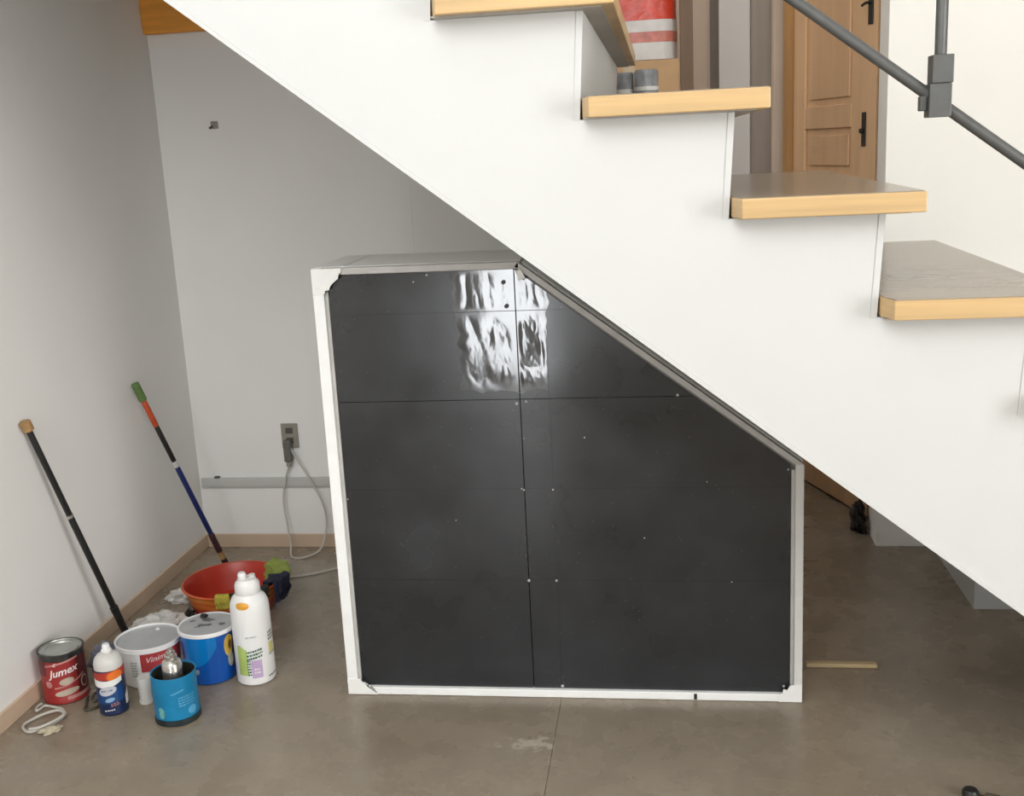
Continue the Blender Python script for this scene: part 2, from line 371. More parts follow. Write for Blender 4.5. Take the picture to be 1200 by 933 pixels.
for k in range(4):
    x = WIN[0]+(WIN[1]-WIN[0])*k/3; box(x-.02, x+.02, REAR-.09, REAR-.05, WIN[2], WIN[3], w1)
for z in (WIN[2]+.02, WIN[3]-.02): box(WIN[0], WIN[1], REAR-.09, REAR-.05, z-.02, z+.02, w1)
struct('window_1', w1, M_winframe, 'grey window frame in the wall behind the photographer', 'window')
w2 = bmesh.new()
for x in (GD[0]+.015, GD[1]-.015): box(x-.015, x+.015, REAR-.09, REAR-.05, GD[2], GD[3], w2)
for z in (GD[2]+.03, GD[3]-.02): box(GD[0], GD[1], REAR-.09, REAR-.05, z-.02, z+.02, w2)
struct('door_2', w2, M_winframe, 'grey glazed entrance leaf in the wall behind the photographer', 'door')
w3 = bmesh.new()
for k in range(3):
    y = SW[0]+(SW[1]-SW[0])*k/2; box(WR+.05, WR+.09, y-.02, y+.02, SW[2], SW[3], w3)
for z in (SW[2]+.02, SW[3]-.02): box(WR+.05, WR+.09, SW[0], SW[1], z-.02, z+.02, w3)
struct('fill_window_side', w3, M_winframe, 'grey frame of an added fill light window in the side wall at right', 'window')
w4 = bmesh.new()
for y in (PW[0]+.02, (PW[0]+PW[1])/2, PW[1]-.02): box(WL-.09, WL-.05, y-.02, y+.02, PW[2], PW[3], w4)
for z in (PW[2]+.02, PW[3]-.02): box(WL-.09, WL-.05, PW[0], PW[1], z-.02, z+.02, w4)
struct('fill_window_passage', w4, M_winframe, 'grey frame of an added fill light window at the left end of the passage', 'window')
struct('baseboard_left', box(WL, WL+.009, REAR, WB, 0, .052, bev=.002), M_base, 'pinkish beige tile baseboard along the left wall', 'baseboard')
struct('baseboard_back', box(WL+.009, MID, WB-.009, WB, 0, .052, bev=.002), M_base, 'pinkish beige tile baseboard along the back wall', 'baseboard')
struct('trim_1', box(WL, MID, WB-.035, WB, 1.888, 2.2, bev=.003), M_beam, 'orange varnished wooden beam at the top of the back wall', 'beam')

# passage behind the stairs: far wall pieces
struct('trim_2', box(.226, .262, FAR-.05, FAR, 0, 2.6), mat('strip_brown', (.16, .13, .10), .6), 'narrow dark strip on the far wall beside the pale pilaster', 'trim')
struct('trim_3', box(.262, .392, FAR-.12, FAR, 0, 2.6, bev=.004), M_greywhite, 'pale grey pilaster on the far wall', 'trim')
struct('trim_4', box(.392, .488, FAR-.07, FAR, 0, 2.6), M_taupe, 'taupe boarding between pilaster and door jamb', 'trim')
struct('trim_5', box(.470, .512, 4.85, 4.95, 0, 2.3, bev=.003), M_tan, 'pale tan door jamb left of the open wooden door', 'trim')
# open panelled door
hinge = Vector((.535, 4.72)); lockp = Vector((.748, 4.12)); dv = lockp-hinge; DW = dv.length
d1 = bpy.data.objects.new('door_1', None); COL.objects.link(d1); d1.location = (hinge.x, hinge.y, 0.0); d1.rotation_euler.z = math.atan2(dv.y, dv.x)
tag(d1, 'open panelled wooden door with dark lock plate behind the stairs', 'door', kind='structure')
obj('leaf', box(0, DW, .012, .045, .008, 2.15), M_door, d1)
for (a, b, z0, z1) in ((0, .10, .008, 2.15), (DW-.17, DW, .008, 2.15), (.10, DW-.17, .008, .20), (.10, DW-.17, 1.185, 1.29), (.10, DW-.17, 1.455, 1.54), (.10, DW-.17, 2.03, 2.15)):
    obj('stile' if z1-z0 > 1 else 'rail', box(a+.0005, b-.0005, 0, .0118, z0, z1, bev=.003), M_door, d1)
for (z0, z1) in ((.20, 1.185), (1.29, 1.455), (1.54, 2.03)):
    obj('raised_panel', box(.125, DW-.195, .004, .0118, z0+.025, z1-.025, bev=.004), M_door, d1)
obj('edge_board', box(-.034, -.002, -.030, .045, .008, 2.15), M_doordark, d1)
lp = obj('lock_plate', box(DW-.085, DW-.06, -.006, -.0005, 1.385, 1.505, bev=.002), M_dark, d1)
obj('keyhole_knob', tube([(DW-.072, -.007, 1.44), (DW-.072, -.018, 1.44)], .009, 10, curve=False), M_dark, lp)
ul = obj('upper_latch', box(DW-.055, DW-.025, -.006, -.0005, 1.80, 1.90, bev=.002), M_dark, d1)
obj('latch_lever', tube([(DW-.04, -.007, 1.87), (DW-.042, -.02, 1.872), (DW-.065, -.024, 1.865)], .005, 8), M_dark, ul)

# ================================================================== STAIRCASE
RUN, RISE, TT, TW = .268, .1914, .040, .324
TY0, TY1, SY0 = 2.03, 3.15, 2.09
def slab_xy(pts, z0, z1, bev=0):
    bm = bmesh.new()
    a = [bm.verts.new((x, y, z0)) for x, y in pts]; c = [bm.verts.new((x, y, z1)) for x, y in pts]; n = len(pts)
    bm.faces.new(a); bm.faces.new(c[::-1])
    for i in range(n): bm.faces.new((a[i], c[i], c[(i+1) % n], a[(i+1) % n]))
    bmesh.ops.recalc_face_normals(bm, faces=bm.faces)
    if bev: bmesh.ops.bevel(bm, geom=list(bm.edges), offset=bev, segments=2, profile=.5, affect='EDGES')
    return bm
def tread_xz(k): return -.132+RUN*(k-2), 1.530-RISE*(k-2)
def soffit(x): return 1.2583+(-.2837-x)*.771
st = thing('staircase', 'white plastered staircase with thick light wood treads rising to the left', 'staircase', (1.3, 2.6, 0))
st_off = Vector((-1.3, -2.6, 0))
def sp(name, bm, m, smooth=False):
    bmesh.ops.translate(bm, verts=bm.verts, vec=st_off); return obj(name, bm, m, st, smooth)
KS = list(range(-4, 10))
def far_y(k): return 3.76 if k <= 1 else {2: 3.55, 3: 3.27}.get(k, 3.10)
def seg(k0, k1, y0, y1, name):
    """solid of the flight under treads k0..k1 between two depths"""
    prof = []
    for k in range(k0, k1+1):
        xl, z = tread_xz(k); xr = tread_xz(k+1)[0]-.020
        xs_ = WL+.002 if k == KS[0] else (xl-.020-.006 if k > k0 else xl-.020+.006)
        prof.append((xs_, z-TT)); prof.append((xr+.006, z-TT))
    x1 = prof[-1][0]; x0 = prof[0][0]
    xf = -.2837+1.2583/.771-.002
    if x1-.012 > xf: prof += [(x1-.012, .001), (xf, .001)]
    else: prof.append((x1-.012, soffit(x1-.012)))
    prof.append((x0, soffit(x0)))
    sp(name, prism_xz(prof, y0, y1), M_stair)
seg(KS[0], KS[-1], SY0, 3.07, 'stair_body')
seg(KS[0], 1, 3.0705, 3.74, 'stair_body_rear')
M_top = mat('tread_laminate', (.27, .22, .165), .22, var=.10, scale=6, stretch=(.4, 6, 1))
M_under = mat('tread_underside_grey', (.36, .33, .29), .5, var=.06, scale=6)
for k in KS:
    xl, z = tread_xz(k); x0 = max(xl-.009, WL+.004); yf = far_y(k)
    tr = sp('tread', slab_xy([(x0+.015, TY0), (xl+TW, TY0), (xl+TW, yf), (x0, yf), (x0, SY0-.004)], z-TT+.0025, z-.0015, .0022), M_wood)
    o_ = sp('tread_top', slab_xy([(x0+.018, TY0+.004), (xl+TW-.004, TY0+.004), (xl+TW-.004, yf-.003), (x0+.003, yf-.003), (x0+.003, SY0-.003)], z-.0014, z), M_top); o_.parent = tr
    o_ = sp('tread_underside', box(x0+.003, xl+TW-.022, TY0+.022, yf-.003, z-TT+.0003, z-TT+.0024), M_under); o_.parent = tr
    xr = tread_xz(k+1)[0]-.008; zb = max(tread_xz(k+1)[1]-TT, .001)
    zt = z-TT-.0005
    sp('riser', prism_xz([(xr-.0118-.006, zb), (xr-.006, zb), (xr+.006, zt), (xr-.0118+.006, zt)], SY0-.0015, yf-.02), M_stair)
xa, xb = WL+.004, 1.30
sp('lower_edge_bead', prism_xz([(xa, soffit(xa)-.001), (xb, soffit(xb)-.001), (xb, soffit(xb)+.009), (xa, soffit(xa)+.009)], SY0-.0025, SY0+.01), M_stair)

# railing
RY = 2.12
def railz(x): return 1.678-(x-.24)*.7475
ra = thing('stair_railing', 'dark grey steel stair railing with sloping bar and bracketed post', 'railing', (.493, RY, 1.148))
ro = Vector((-.493, -RY, -1.148))
def rp(name, bm, smooth=False, m=None):
    bmesh.ops.translate(bm, verts=bm.verts, vec=ro); return obj(name, bm, m or M_metal, ra, smooth)
rp('lower_bar', tube([(-1.5, RY, railz(-1.5)), (1.75, RY, railz(1.75))], .0105, 16, curve=False), True)
rp('handrail', tube([(-1.3, RY, railz(-1.3)+.62), (1.75, RY, railz(1.75)+.62)], .019, 16, curve=False), True)
rp('post', tube([(.4935, RY-.003, 1.53), (.4935, RY-.003, railz(.4935)+.61)], .0105, 16, curve=False), True)
for x in (1.15, -.85):
    k = math.floor((x+.132)/RUN)+2; z = tread_xz(k)[1]
    rp('post', tube([(x, RY-.0, z), (x, RY-.0, railz(x)+.61)], .0105, 16, curve=False), True)
cb = rp('bracket', box(.4725, .5105, RY-.024, RY+.018, 1.462, 1.520, bev=.0015))
box(.4775, .5125, RY-.021, RY+.018, 1.510, 1.570)
rp('bracket_sleeve', box(.4765, .5125, RY-.0235, RY+.018, 1.5205, 1.569, bev=.0015))
rp('bracket_stop', box(.460, .472, RY-.010, RY+.012, 1.474, 1.500, bev=.002))

# ================================================================== CABINET UNDER THE STAIRS
CY = 2.70
cab = thing('under_stair_cabinet', 'white framed cabinet with glossy black front and sloping top edge under the stairs', 'cabinet', (-.27, CY+.15, 0))
co_ = Vector((.27, -CY-.15, 0))
def cp(name, bm, m, smooth=False, parent=None):
    bmesh.ops.translate(bm, verts=bm.verts, vec=co_); return obj(name, bm, m, parent or cab, smooth)
XL, XR, ZT, ZR = -.880, .338, 1.173, .652
XD = -.347                                    # where the top starts to slope
SL = (ZT-ZR)/(XR-XD)
def diag(x): return ZT-(x-XD)*SL
nrm = Vector((SL, 1)).normalized()            # outward normal of the slope in x,z
# carcass
cp('left_side', box(XL, XL+.016, CY+.024, CY+.32, .002, ZT-.0165), M_frame)
cp('right_side', box(XR-.016, XR, CY+.024, CY+.32, .002, ZR-.016), M_frame)
cp('top_edge_tape', box(-.812, -.806, CY+.036, CY+.318, ZT-.0008, ZT+.0006), M_patch)
cp('top_board', box(XL, XD-.006, CY+.034, CY+.32, ZT-.016, ZT-.001), M_wall)
cp('bottom_board', box(XL+.017, XR-.017, CY+.03, CY+.32, .002, .018), M_frame)
q = [(XD, ZT-.004), (XR, ZR-.004), (XR, ZR-.020), (XD, ZT-.020)]
cp('sloping_board', prism_xz(q, CY+.026, CY+.32), M_frame)
cp('backing_sheet', prism_xz([(XL+.02, .004), (XR-.02, .004), (XR-.02, ZR-.03), (XD, ZT-.03), (XL+.02, ZT-.03)], CY+.013, CY+.022), M_black)
# front frame strips
cp('frame_left', box(XL, -.851, CY-.012, CY+.012, .001, ZT, bev=.002), M_frame)
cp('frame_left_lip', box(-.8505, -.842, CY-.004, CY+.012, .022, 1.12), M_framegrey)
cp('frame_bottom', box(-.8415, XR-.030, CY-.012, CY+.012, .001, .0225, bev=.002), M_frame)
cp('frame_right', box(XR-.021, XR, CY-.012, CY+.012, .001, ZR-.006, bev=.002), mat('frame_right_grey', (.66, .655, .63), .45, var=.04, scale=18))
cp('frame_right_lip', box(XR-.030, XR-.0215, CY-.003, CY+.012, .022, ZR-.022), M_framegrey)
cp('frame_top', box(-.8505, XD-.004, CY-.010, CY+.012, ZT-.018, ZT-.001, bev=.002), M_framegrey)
w = .011
def strip(o0, o1):     # strip along the slope between two inward offsets
    return [(XD-nrm.x*o0-.003, ZT-nrm.y*o0+.002), (XR-nrm.x*o0+.02*(o0 > 90), ZR-nrm.y*o0), (XR-nrm.x*o1, ZR-nrm.y*o1), (XD-nrm.x*o1-.003, ZT-nrm.y*o1+.002)]
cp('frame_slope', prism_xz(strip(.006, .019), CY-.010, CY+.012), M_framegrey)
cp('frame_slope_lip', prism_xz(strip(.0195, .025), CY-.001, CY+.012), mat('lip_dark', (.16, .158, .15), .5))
# black boards
def clip(poly, a, b, c):      # keep a*x+b*z <= c
    out = []
    for i in range(len(poly)):
        p, q2 = poly[i], poly[(i+1) % len(poly)]
        dp, dq = a*p[0]+b*p[1]-c, a*q2[0]+b*q2[1]-c
        if dp <= 0: out.append(p)
        if (dp < 0 < dq) or (dq < 0 < dp):
            t = dp/(dp-dq); out.append((p[0]+(q2[0]-p[0])*t, p[1]+(q2[1]-p[1])*t))
    return out
cc = nrm.x*XD+nrm.y*ZT-.0262
xs = [(-.8415, -.3662), (-.3638, -.2902), (-.2898, XR-.0305)]
zs = [(.0230, .3328), (.3332, .58485), (.58515, .8222), (.8238, 1.0497), (1.0501, 1.1545)]
for (x0, x1) in xs:
    for (z0, z1) in zs:
        pl = clip([(x0, z0), (x1, z0), (x1, z1), (x0, z1)], nrm.x, nrm.y, cc)
        if len(pl) >= 3: cp('black_board', prism_xz(pl, CY, CY+.0125), M_panel)
# wrinkled protective film over the upper middle
def film(name, x0, x1, z0, z1, seed, amp, ragged_left=False, ragged_right=False, ragged_low=False):
    bm = bmesh.new(); nx, nz_ = 70, 90; G = []
    for i in range(nx+1):
        row = []
        for j in range(nz_+1):
            u, v = i/nx, j/nz_; zz = z0+(z1-z0)*v; xx = x0+(x1-x0)*u
            a0 = x0+(.022*noise.noise(Vector((zz*9, 1.5, 0)))+.010*noise.noise(Vector((zz*40, 3, 0))) if ragged_left else 0)
            a1 = x1+(.010*noise.noise(Vector((zz*11, 7.5, 0)))+.006*noise.noise(Vector((zz*37, 5, 0))) if ragged_right else 0)
            b0 = z0+(.016+.020*noise.noise(Vector((xx*14, 2.5, seed)))+.008*noise.noise(Vector((xx*60, 4, seed))) if ragged_low else 0)
            x = a0+(a1-a0)*u; z = max(z0, b0)+(z1-max(z0, b0))*v
            if nrm.x*x+nrm.y*z > cc: z = min(z, (cc-nrm.x*x)/nrm.y)
            e = min(1, 5*min(u, 1-u))*min(1, 5*min(v, 1-v)); e = e*e*(3-2*e)
            p = Vector((x*16+seed, z*7+x*5, seed*3.1))
            h = abs(noise.noise(p))-.2+.5*(abs(noise.noise(p*2.3+Vector((0, 4, 0))))-.2)+.4*noise.noise(Vector((x*11+z*7, z*11-x*6, seed)))+.10*abs(noise.noise(p*6.1))
            row.append(bm.verts.new((x, CY-.0016-amp*e*h, z)))
        G.append(row)
    for i in range(nx):
        for j in range(nz_): bm.faces.new((G[i][j], G[i+1][j], G[i+1][j+1], G[i][j+1]))
    return cp(name, bm, M_film, True)
film('wrinkled_film', -.520, -.3665, .826, 1.0490, 3.7, .0014, True, False, True)
film('wrinkled_film', -.520, -.3665, 1.0508, 1.153, 4.4, .0011, True)
film('wrinkled_film', -.3635, -.2905, .826, 1.0490, 8.2, .0016, False, True, True)
film('wrinkled_film', -.3635, -.2905, 1.0508, 1.150, 9.3, .0011, False, True)
# torn white corners
def ragged(name, pts, seed):
    rnd = random.Random(seed); out = []
    for i, (x, z, jag) in enumerate(pts):
        out.append((x, z))
        if jag:
            x2, z2, _ = pts[(i+1) % len(pts)]
            for k in range(1, 9):
                t = k/9; out.append((x+(x2-x)*t+rnd.uniform(-.004, .004), z+(z2-z)*t+rnd.uniform(-.004, .004)))
    return cp(name, prism_xz(out, CY-.0145, CY-.0122), M_patch)
ragged('corner_patch', [(XL+.001, ZT-.001, 0), (XL+.001, 1.105, 0), (-.848, 1.108, 1), (-.802, ZT-.012, 0), (-.80, ZT-.001, 0)], 1)
ragged('corner_patch', [(XL+.001, .002, 0), (-.795, .002, 0), (-.815, .024, 1), (-.846, .048, 0), (XL+.001, .046, 0)], 2)
ragged('corner_patch', [(XR-.001, .002, 0), (XR-.001, .052, 0), (XR-.026, .050, 1), (XR-.066, .018, 0), (XR-.06, .002, 0)], 3)
ragged('corner_patch', [(XD-.012, ZT-.022, 1), (XD+.002, ZT-.022, 0), (XD+.012, ZT-.042, 1), (XD-.004, ZT-.045, 0)], 4)
# chipped screw points
def screw(x, z, r=.0035):
    b = tube([(x, CY+.001, z), (x, CY-.0015, z)], r*.68, 7, curve=False); cp('screw', b, mat('chipped_paint', (.42, .42, .41), .6, var=.3, scale=200))
for x, z, r in ((-.374, .812, .006), (-.350, .817, .004), (-.366, .582, .0035), (-.372, .585, .003), (-.291, .582, .0035), (-.365, .332, .0055), (-.292, .332, .0045), (-.288, .030, .006), (.030, .826, .005),
                (-.838, .560, .003), (.300, .630, .004), (.292, .04, .005), (-.62, 1.13, .003), (-.585, 1.146, .004), (-.06, .45, .0025), (-.205, .72, .003), (.16, .33, .002), (-.55, .5, .002), (-.36, .72, .002), (.1, .6, .002)): screw(x, z, r)
cp('frame_notch', box(.060, .068, CY-.0135, CY-.0122, .004, .020), M_dark)
for xh, zh in ((-.392, 1.122), (-.333, 1.135), (-.387, 1.062)):
    cp('punched_hole', tube([(xh, CY-.004, zh), (xh, CY-.0065, zh)], .0055, 10, curve=False), M_dark)

# ================================================================== THINGS ON THE WALLS
ou = thing('wall_outlet', 'grey two-socket wall outlet above the raceway on the back wall', 'outlet', (-1.3895, WB, .4385))
obj('cover_plate', box(-.032, .032, -.007, -.0005, -.047, .047, bev=.002), M_outlet, ou)
for z in (.02, -.018): 
    s_ = obj('socket', box(-.014, .014, -.009, -.0072, z-.011, z+.011, bev=.001), M_outlet2, ou)
pg = thing('power_plug', 'dark grey plug block hanging from the wall outlet', 'plug', (-1.3945, WB-.0095, .41))
obj('plug_body', box(-.014, .014, -.03, 0, -.065, .016, bev=.004), mat('plug_grey', (.14, .135, .115), .5, var=.1, scale=40), pg)
obj('plug_tail', box(-.009, .009, -.026, -.004, -.084, -.0655, bev=.003), M_outlet, pg)
rc = thing('cable_raceway', 'long pale grey surface raceway along the back wall', 'raceway', (-1.3, WB, .258))
obj('channel', box(WL+1.31, MID+1.3, -.012, -.0005, -.019, .019, bev=.002), M_raceway, rc)
obj('cover_strip', box(WL+1.33, MID+1.3, -.0165, -.0125, -.011, .013, bev=.001), M_raceway, rc)
obj('end_clip', box(WL+1.365, WL+1.385, -.014, -.0005, .0195, .026, bev=.001), M_outlet2, rc)
wc = thing('wall_anchor', 'small grey anchor clip high on the back wall', 'hook', (-1.556, WB, 1.572))
obj('clip_plate', box(-.011, .014, -.006, -.0005, -.012, .014, bev=.001), M_outlet, wc)
obj('clip_pin', tube([(-.006, -.006, -.004), (-.010, -.02, -.009)], .0045, 8, curve=False), M_outlet2, wc)

# cords
tag(obj('extension_cord', tube([(-1.398, WB-.022, .326), (-1.415, WB-.03, .27), (-1.428, WB-.035, .19), (-1.415, WB-.05, .10), (-1.404, WB-.07, .03), (-1.385, WB-.12, .0045), (-1.335, WB-.13, .0045), (-1.285, WB-.08, .02), (-1.268, WB-.04, .10), (-1.278, WB-.035, .19), (-1.325, WB-.032, .29), (-1.365, WB-.03, .36), (-1.385, WB-.028, .40)], .0036, 8), M_cord, smooth=True), 'thin white cord looping from wall plug down to the floor', 'cord')
tag(obj('floor_cord', tube([(-1.392, WB-.16, .0045), (-1.40, 3.60, .0045), (-1.42, 3.545, .0045), (-1.40, 3.50, .0045), (-1.34, 3.505, .0045), (-1.24, 3.55, .0045), (-1.14, 3.62, .0045), (-.98, 3.66, .0045), (-.80, 3.60, .0045)], .0036, 8), M_cord, smooth=True), 'thin white cord lying on floor from basin towards the cabinet', 'cord')

# leaning poles
def pole(name, label, a, b, segs):
    """segs: (part name, t0, t1, radius, material) along a (top) to b (foot)"""
    A, B = Vector(a), Vector(b); t = thing(name, label, 'pole', b)
    for (n, t0, t1, r, m) in segs:
        P0, P1 = A+(B-A)*t0-B, A+(B-A)*t1-B
        obj(n, tube([P0, P0+(P1-P0)*.03, P0+(P1-P0)*.97, P1], [r*.86, r, r, r*.86], 14, curve=False), m, t, True)
    return t
pole('broom_pole', 'black metal pole with a tan cork tip leaning on the left wall', (-1.746, 2.735, .777), (-1.668, 2.990, .004),
     [('cork_tip', 0, .034, .0155, M_cork), ('upper_tube', .034, .40, .0090, M_pblack), ('joint_ring', .392, .404, .0100, M_silver), ('middle_tube', .40, .83, .0098, M_pblack), ('collar', .825, .85, .0125, M_pblack), ('lower_tube', .845, 1, .0115, M_pblack)])
pole('striped_pole', 'blue, orange and green striped pole leaning on the wall behind the basin', (-1.747, 3.385, .742), (-1.590, 3.600, .004),
     [('green_tip', 0, .085, .0135, M_pgreen), ('orange_sleeve', .085, .215, .0098, M_pred), ('black_tube', .215, .40, .0088, M_pblack), ('white_ring', .40, .43, .0092, M_offwhite), ('blue_tube', .43, .80, .0095, M_pblue), ('purple_tube', .80, .905, .0112, M_ppurple), ('beige_band', .905, .945, .0108, M_cork), ('foot', .945, 1, .0112, M_ppurple)])

# ================================================================== PAINT TINS AND BOTTLES
def cam_ang(x, y): return math.atan2(-y, -x)
# red tin
cx, cy = -1.690, 2.652; ca = cam_ang(cx, cy); R1 = .0600; H1 = .148
t = thing('paint_can', 'dark red printed tin can with bare metal lid by the baseboard', 'can', (cx, cy, 0))
rf = lambda z: R1
obj('can_body', lathe([(0, .001), (R1-.003, .001), (R1+.001, .003), (R1+.001, .008), (R1, .010), (R1, .128)]), M_red, t, True)
obj('metal_band', lathe([(R1-.0002, .1282), (R1, .1284), (R1+.0002, .143), (R1+.0028, .1445), (R1+.0028, H1), (R1-.003, H1)]), mat('dark_tin_band', (.06, .058, .055), .35, metal=.6, var=.5, scale=30), t, True)
lid = obj('lid', lathe([(R1-.003, H1-.0005), (R1-.004, H1-.004), (R1-.011, H1-.005), (R1-.012, H1-.002), (R1-.018, H1-.002), (R1-.020, H1-.005), (0, H1-.005)]), M_tin, t, True)
lb = obj('dark_panel', wrap(rf, ca, .034, .085, .127, .012), M_darkred, t)
obj('dark_panel', wrap(rf, ca, -.088, -.050, .127, .085), M_darkred, t)
obj('top_stripe', wrap(rf, ca, -.052, .040, lambda s: .118+.18*(s+.052), lambda s: .113+.18*(s+.052), off=.001), M_pink, t)
wrap_text('lettering', 'Jumex', .030, rf, ca, -.002, .098, M_text, t, tilt=.16, shear=.2, bold=.0006)
obj('oval_badge', ellipse_patch(rf, ca, .004, .068, .020, .010, .1), M_cream2, t)
obj('curved_stripe', wrap(rf, ca, -.03, .055, lambda s: .058+.25*s+2.5*s*s, lambda s: .054+.25*s+2.5*s*s, off=.001), M_pink, t)
obj('oval_badge', ellipse_patch(rf, ca, .002, .036, .034, .009, .12), M_cream2, t)
obj('small_flower', ellipse_patch(rf, ca, -.046, .062, .010, .010), M_pink, t)
obj('round_seal', ellipse_patch(rf, ca, .056, .052, .013, .017), M_cream2, t)
obj('round_seal_centre', ellipse_patch(rf, ca, .056, .052, .010, .014, off=.0014), M_darkred, t)
obj('bottom_stripe', wrap(rf, ca, .0, .075, lambda s: .023+.03*s, lambda s: .013+.03*s, off=.001), M_pink, t)
wrap_text('lettering', 'c', .02, rf, ca, -.024, .122, M_text, t, tilt=.1)

# detergent-shaped small bottle
cx, cy = -1.508, 2.574; ca = cam_ang(cx, cy); R2 = .0385
t = thing('glue_bottle', 'small navy bottle with orange band and white nozzle top', 'bottle', (cx, cy, 0))
rf = lambda z: R2
obj('bottle_body', lathe([(0, .001), (R2-.004, .001), (R2, .006), (R2, .132)]), M_navy, t, True)
obj('shoulder', lathe([(R2-.0005, .1322), (R2-.0005, .146), (R2-.004, .158), (R2-.012, .168), (.0135, .173)]), M_offwhite, t, True)
nz = obj('nozzle', lathe([(.0130, .1732), (.0130, .182), (.0105, .184), (.0105, .192), (.0085, .197), (0, .197)], 20), M_white, t, True)
obj('nozzle_ring', lathe([(.0132, .176), (.0142, .1765), (.0142, .180), (.0132, .1805)], 20), M_white, nz, True)
obj('red_band', wrap(rf, ca, -.06, .06, lambda s: .131+.1*s, lambda s: .108+.06*s), M_redor, t)
obj('orange_flare', ellipse_patch(rf, ca, .012, .117, .022, .014, .1, off=.001), M_orange, t)
obj('white_swoosh', wrap(rf, ca, -.056, .03, lambda s: .106+.1*s+3*s*s, lambda s: .088+.2*s+4*s*s, off=.0012), M_white, t)
obj('blue_field', wrap(rf, ca, -.058, .03, lambda s: .083+.25*s, lambda s: .040+.1*s), M_midblue, t)
obj('label_plate', ellipse_patch(rf, ca, -.012, .076, .024, .013, .18, off=.0014), mat('plate_lilac_white', (.52, .54, .60), .4), t)
bars(rf, ca, -.014, .077, .03, .008, 1, M_navy, t, tilt=.1, seed=4)
obj('pale_shape', ellipse_patch(rf, ca, -.008, .050, .013, .006, .2, off=.0012), mat('pale_blue', (.25, .42, .60), .4), t)
bars(rf, ca, .004, .036, .022, .010, 2, M_pink, t, tilt=.1, seed=5)
bars(rf, ca, -.012, .020, .026, .006, 1, M_text, t, tilt=.1, seed=6)
obj('side_sticker', wrap(rf, ca, .036, .054, lambda s: .050+1.2*(s-.036), .024, off=.001), M_white, t)

# white bucket with red label
cx, cy = -1.488, 2.770; ca = cam_ang(cx, cy)
t = thing('paint_bucket', 'white plastic paint bucket with red label and sunken grey lid', 'bucket', (cx, cy, 0))
rf = lambda z: .078+.013*z/.126
obj('bucket_wall', lathe([(0, .001), (.074, .001), (.078, .004), (rf(.112), .112), (rf(.112)+.003, .113), (rf(.112)+.003, .118), (.0925, .119), (.0935, .126), (.0905, .127), (.0885, .122)]), M_white, t, True)
ld = obj('lid_disc', lathe([(.0884, .1215), (.086, .1175), (0, .1175)]), M_lidgrey, t, True)
crumple('paint_drip', (.0, .062, .1178), .006, .004, .006, 3, M_white, parent=t)
lb = obj('red_label', wrap(rf, ca, -.030, .105, .111, .055), M_label, t)
wrap_text('lettering', 'Vinimex', .024, rf, ca, .022, .094, M_text, t, tilt=.10, shear=.3)
bars(rf, ca, -.050, .064, .018, .05, 6, mat('print_grey', (.35, .34, .34), .5), t, seed=9)

# blue tin with a silver flask standing in it
cx, cy = -1.312, 2.548; ca = cam_ang(cx, cy); R4 = .0585; H4 = .136
t = thing('blue_tin', 'open turquoise blue tin holding a silver flask', 'can', (cx, cy, 0))
rf = lambda z: R4
obj('tin_wall', lathe([(R4-.0005, .0182), (R4, .0185), (R4, H4-.003), (R4+.001, H4-.002), (R4+.001, H4), (R4-.002, H4), (R4-.002, .006), (0, .006)]), M_blue, t, True)
obj('tin_inside', lathe([(R4-.0024, H4-.004), (R4-.0024, .0075), (0, .0075)]), mat('tin_inside_dark', (.035, .032, .025), .5, metal=.3, var=.4, scale=30), t, True)
obj('dark_foot_band', lathe([(0, .001), (R4-.002, .001), (R4+.0015, .003), (R4+.0015, .0175), (R4, .018)]), mat('foot_band_black', (.012, .022, .024), .5, var=.4, scale=30), t, True)
bars(rf, ca, .027, .070, .046, .030, 4, M_bluelight, t, tilt=.05, seed=11)
obj('pale_stroke', wrap(rf, ca, -.014, .02, lambda s: .098+.3*s, lambda s: .094+.25*s, 10, 2, .001), M_bluelight, t)
obj('pale_emblem', ellipse_patch(rf, ca, -.045, .040, .011, .016), mat('emblem_teal', (.12, .34, .36), .5, var=.5, scale=80), t)
obj('pale_emblem', ellipse_patch(rf, ca, .040, .038, .013, .012), M_bluelight, t)
obj('lug', box(-.006, .006, -.004, .004, -.006, .006, bev=.002), mat('lug_grey', (.2, .26, .28), .4, metal=.5), t, loc=(R4*math.cos(ca+1.35)+.003, R4*math.sin(ca+1.35), .122))
t2 = thing('silver_flask', 'silver metal flask standing inside the blue tin', 'flask', (cx-.004, cy+.006, .0078))
obj('flask_body', lathe([(0, 0), (.025, 0), (.027, .003), (.027, .146), (.024, .152), (.019, .156), (.0165, .158)], 32), M_silver, t2, True)
fc = obj('screw_cap', lathe([(.0162, .1582), (.0165, .1585), (.0165, .168), (.0125, .171), (.0125, .178), (.009, .180), (0, .180)], 24), M_silver, t2, True)
obj('cap_knob', lathe([(.006, .1802), (.007, .182), (.007, .188), (0, .189)], 16), M_tin, fc, True)

